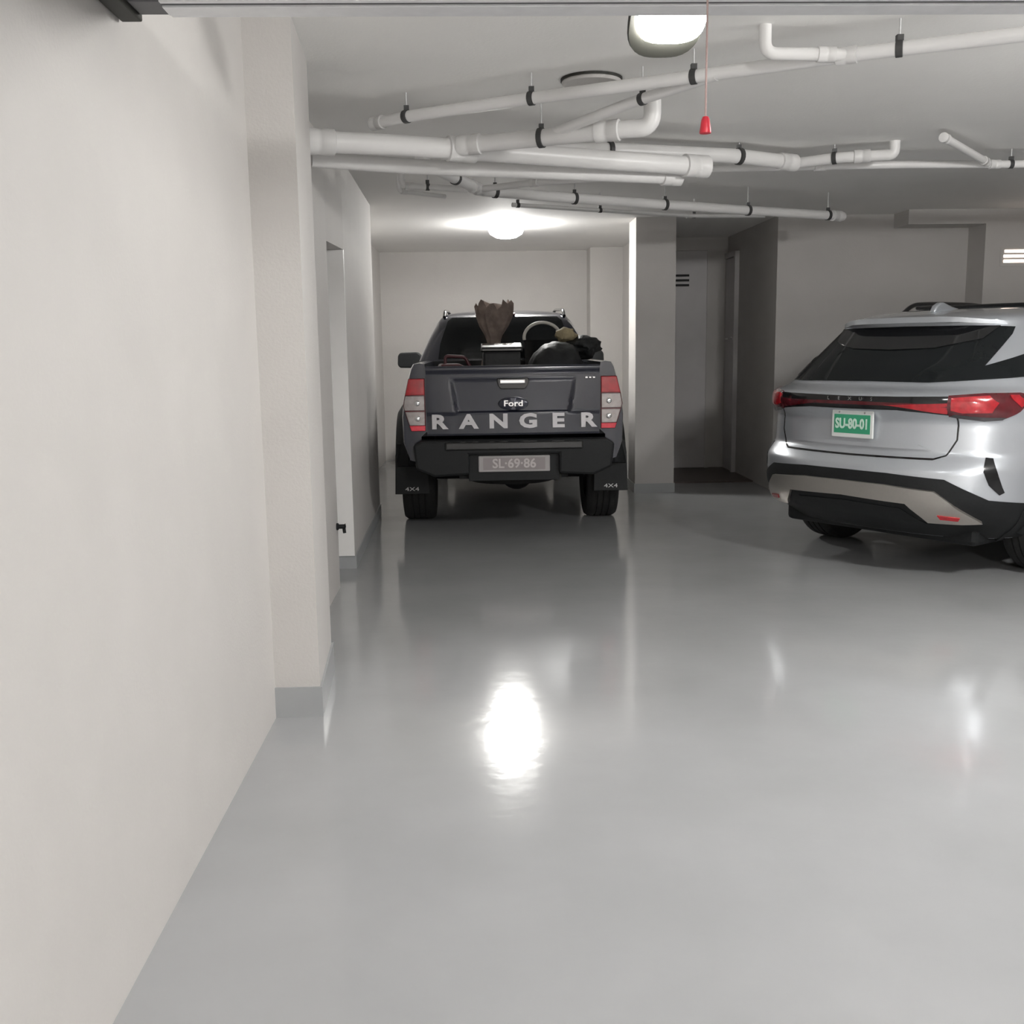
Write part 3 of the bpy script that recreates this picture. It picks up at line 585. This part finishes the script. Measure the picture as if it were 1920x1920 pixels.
# ------------------------------------------------------------------ the load in the bed (each thing stands on the bed floor at z .84)
bx, by, bz = .283, 7.9, .84
def load(name, bm, m, label, cat, loc, smooth=60, group=None):
    o = obj(name, bm, m, None, smooth); o.location = (bx+loc[0], by+loc[1], bz+loc[2]); return tag(o, label, cat, group)
bm = bmesh.new(); blob(bm, (0, 0, .31), (.25, .36, .35), 3, .14, 4)
load('garbage_bag', bm, M['bag'], 'lumpy black bag at the right of the truck bed', 'bag', (.36, .48, 0))
bm = bmesh.new(); blob(bm, (0, 0, .115), (.155, .28, .10), 8, .22, 4)
load('garbage_bag', bm, M['bag'], 'small black bag lying across the right rail of the truck bed', 'bag', (.59, .78, .50))
# dark lidded bin in the middle, its lid catching the lamp
bn = thing('storage_bin', 'dark lidded plastic bin in the middle of the truck bed', 'bin', (bx-.07, by+.62, bz))
bm = bmesh.new(); box(bm, -.15, .15, -.20, .20, 0, .59); obj('bin_body', bm, M['bag'], bn, None, .02)
bm = bmesh.new(); prism(bm, [(-.215, .585), (-.215, .622), (-.16, .638), (-.08, .655), (.20, .658), (.215, .585)], -.165, .165, 'YZ'); obj('lid', bm, M['gloss'], bn, None, .012)
# brown sack with a torn top standing tall behind it
bm = bmesh.new(); rows = []; random.seed(2)
for h, rx, ry in ((0, .13, .12), (.3, .14, .13), (.52, .10, .09), (.66, .055, .05), (.72, .07, .06), (.80, .115, .08), (.89, .152, .09), (.955, .160, .09), (.985, .140, .08)):
    rows.append([bm.verts.new((rx*math.cos(2*math.pi*k/28)*(1+.12*math.sin(3*k+h*9)), ry*math.sin(2*math.pi*k/28)*(1+.12*math.cos(2.3*k)), h+(.035*math.sin(k*1.9)+.02*math.sin(k*.8) if h > .9 else 0))) for k in range(28)])
for a, b in zip(rows, rows[1:]):
    for k in range(28): bm.faces.new((a[k], a[(k+1) % 28], b[(k+1) % 28], b[k]))
bm.faces.new(rows[0]); bm.faces.new(rows[-1][::-1])
load('brown_sack', bm, M['sack'], 'crumpled brown paper sack sticking up above the truck cab roof line', 'sack', (-.115, 1.22, 0))
# pale hose loop and tan cloth
hs = thing('bucket', 'dark bucket with a pale raised handle in the right of the bed', 'bucket', (bx+.31, by+1.30, bz))
bm = bmesh.new(); lathe(bm, [(0, 0), (.13, 0), (.160, .66), (.170, .68), (.155, .68), (.15, .65), (.0, .63)], 32); obj('bucket_body', bm, M['black'], hs, 40)
bm = bmesh.new(); tube(bm, [(.16*math.cos(R(a)), .02*math.sin(R(a)), .70+.13*math.sin(R(a))) for a in range(-12, 193, 8)], .014, 10); obj('handle', bm, M['hose'], hs, 60)
bm = bmesh.new(); blob(bm, (0, 0, 0), (.085, .08, .06), 5, .35, 3)
load('work_glove', bm, M['tan'], 'tan crumpled cloth lying on the black bag by the right rail', 'cloth', (.46, .68, .715))
# red jerry can at the left
jc = thing('fuel_can', 'dark red fuel can at the left of the truck bed', 'fuel can', (bx-.40, by+.45, bz), .2)
bm = bmesh.new(); prism(bm, [(-.17, 0), (.17, 0), (.17, .36), (.12, .44), (-.02, .50), (-.17, .50)], -.08, .08); obj('can_body', bm, M['maroon'], jc, None, .02)
bm = bmesh.new(); tube(bm, fillet([(-.12, 0, .50), (-.12, 0, .56), (.04, 0, .55), (.08, 0, .47)], .03), .013, 8); obj('handle', bm, M['maroon'], jc, 60)
bm = bmesh.new(); tube(bm, [(.13, 0, .41), (.15, 0, .45)], .028, 14); obj('cap', bm, M['black'], jc, 40)
bm = bmesh.new(); blob(bm, (0, 0, .17), (.20, .20, .20), 11, .14, 4)
load('duffel_bag', bm, M['bag'], 'small dark bag behind the red fuel can', 'bag', (-.43, 1.0, 0))
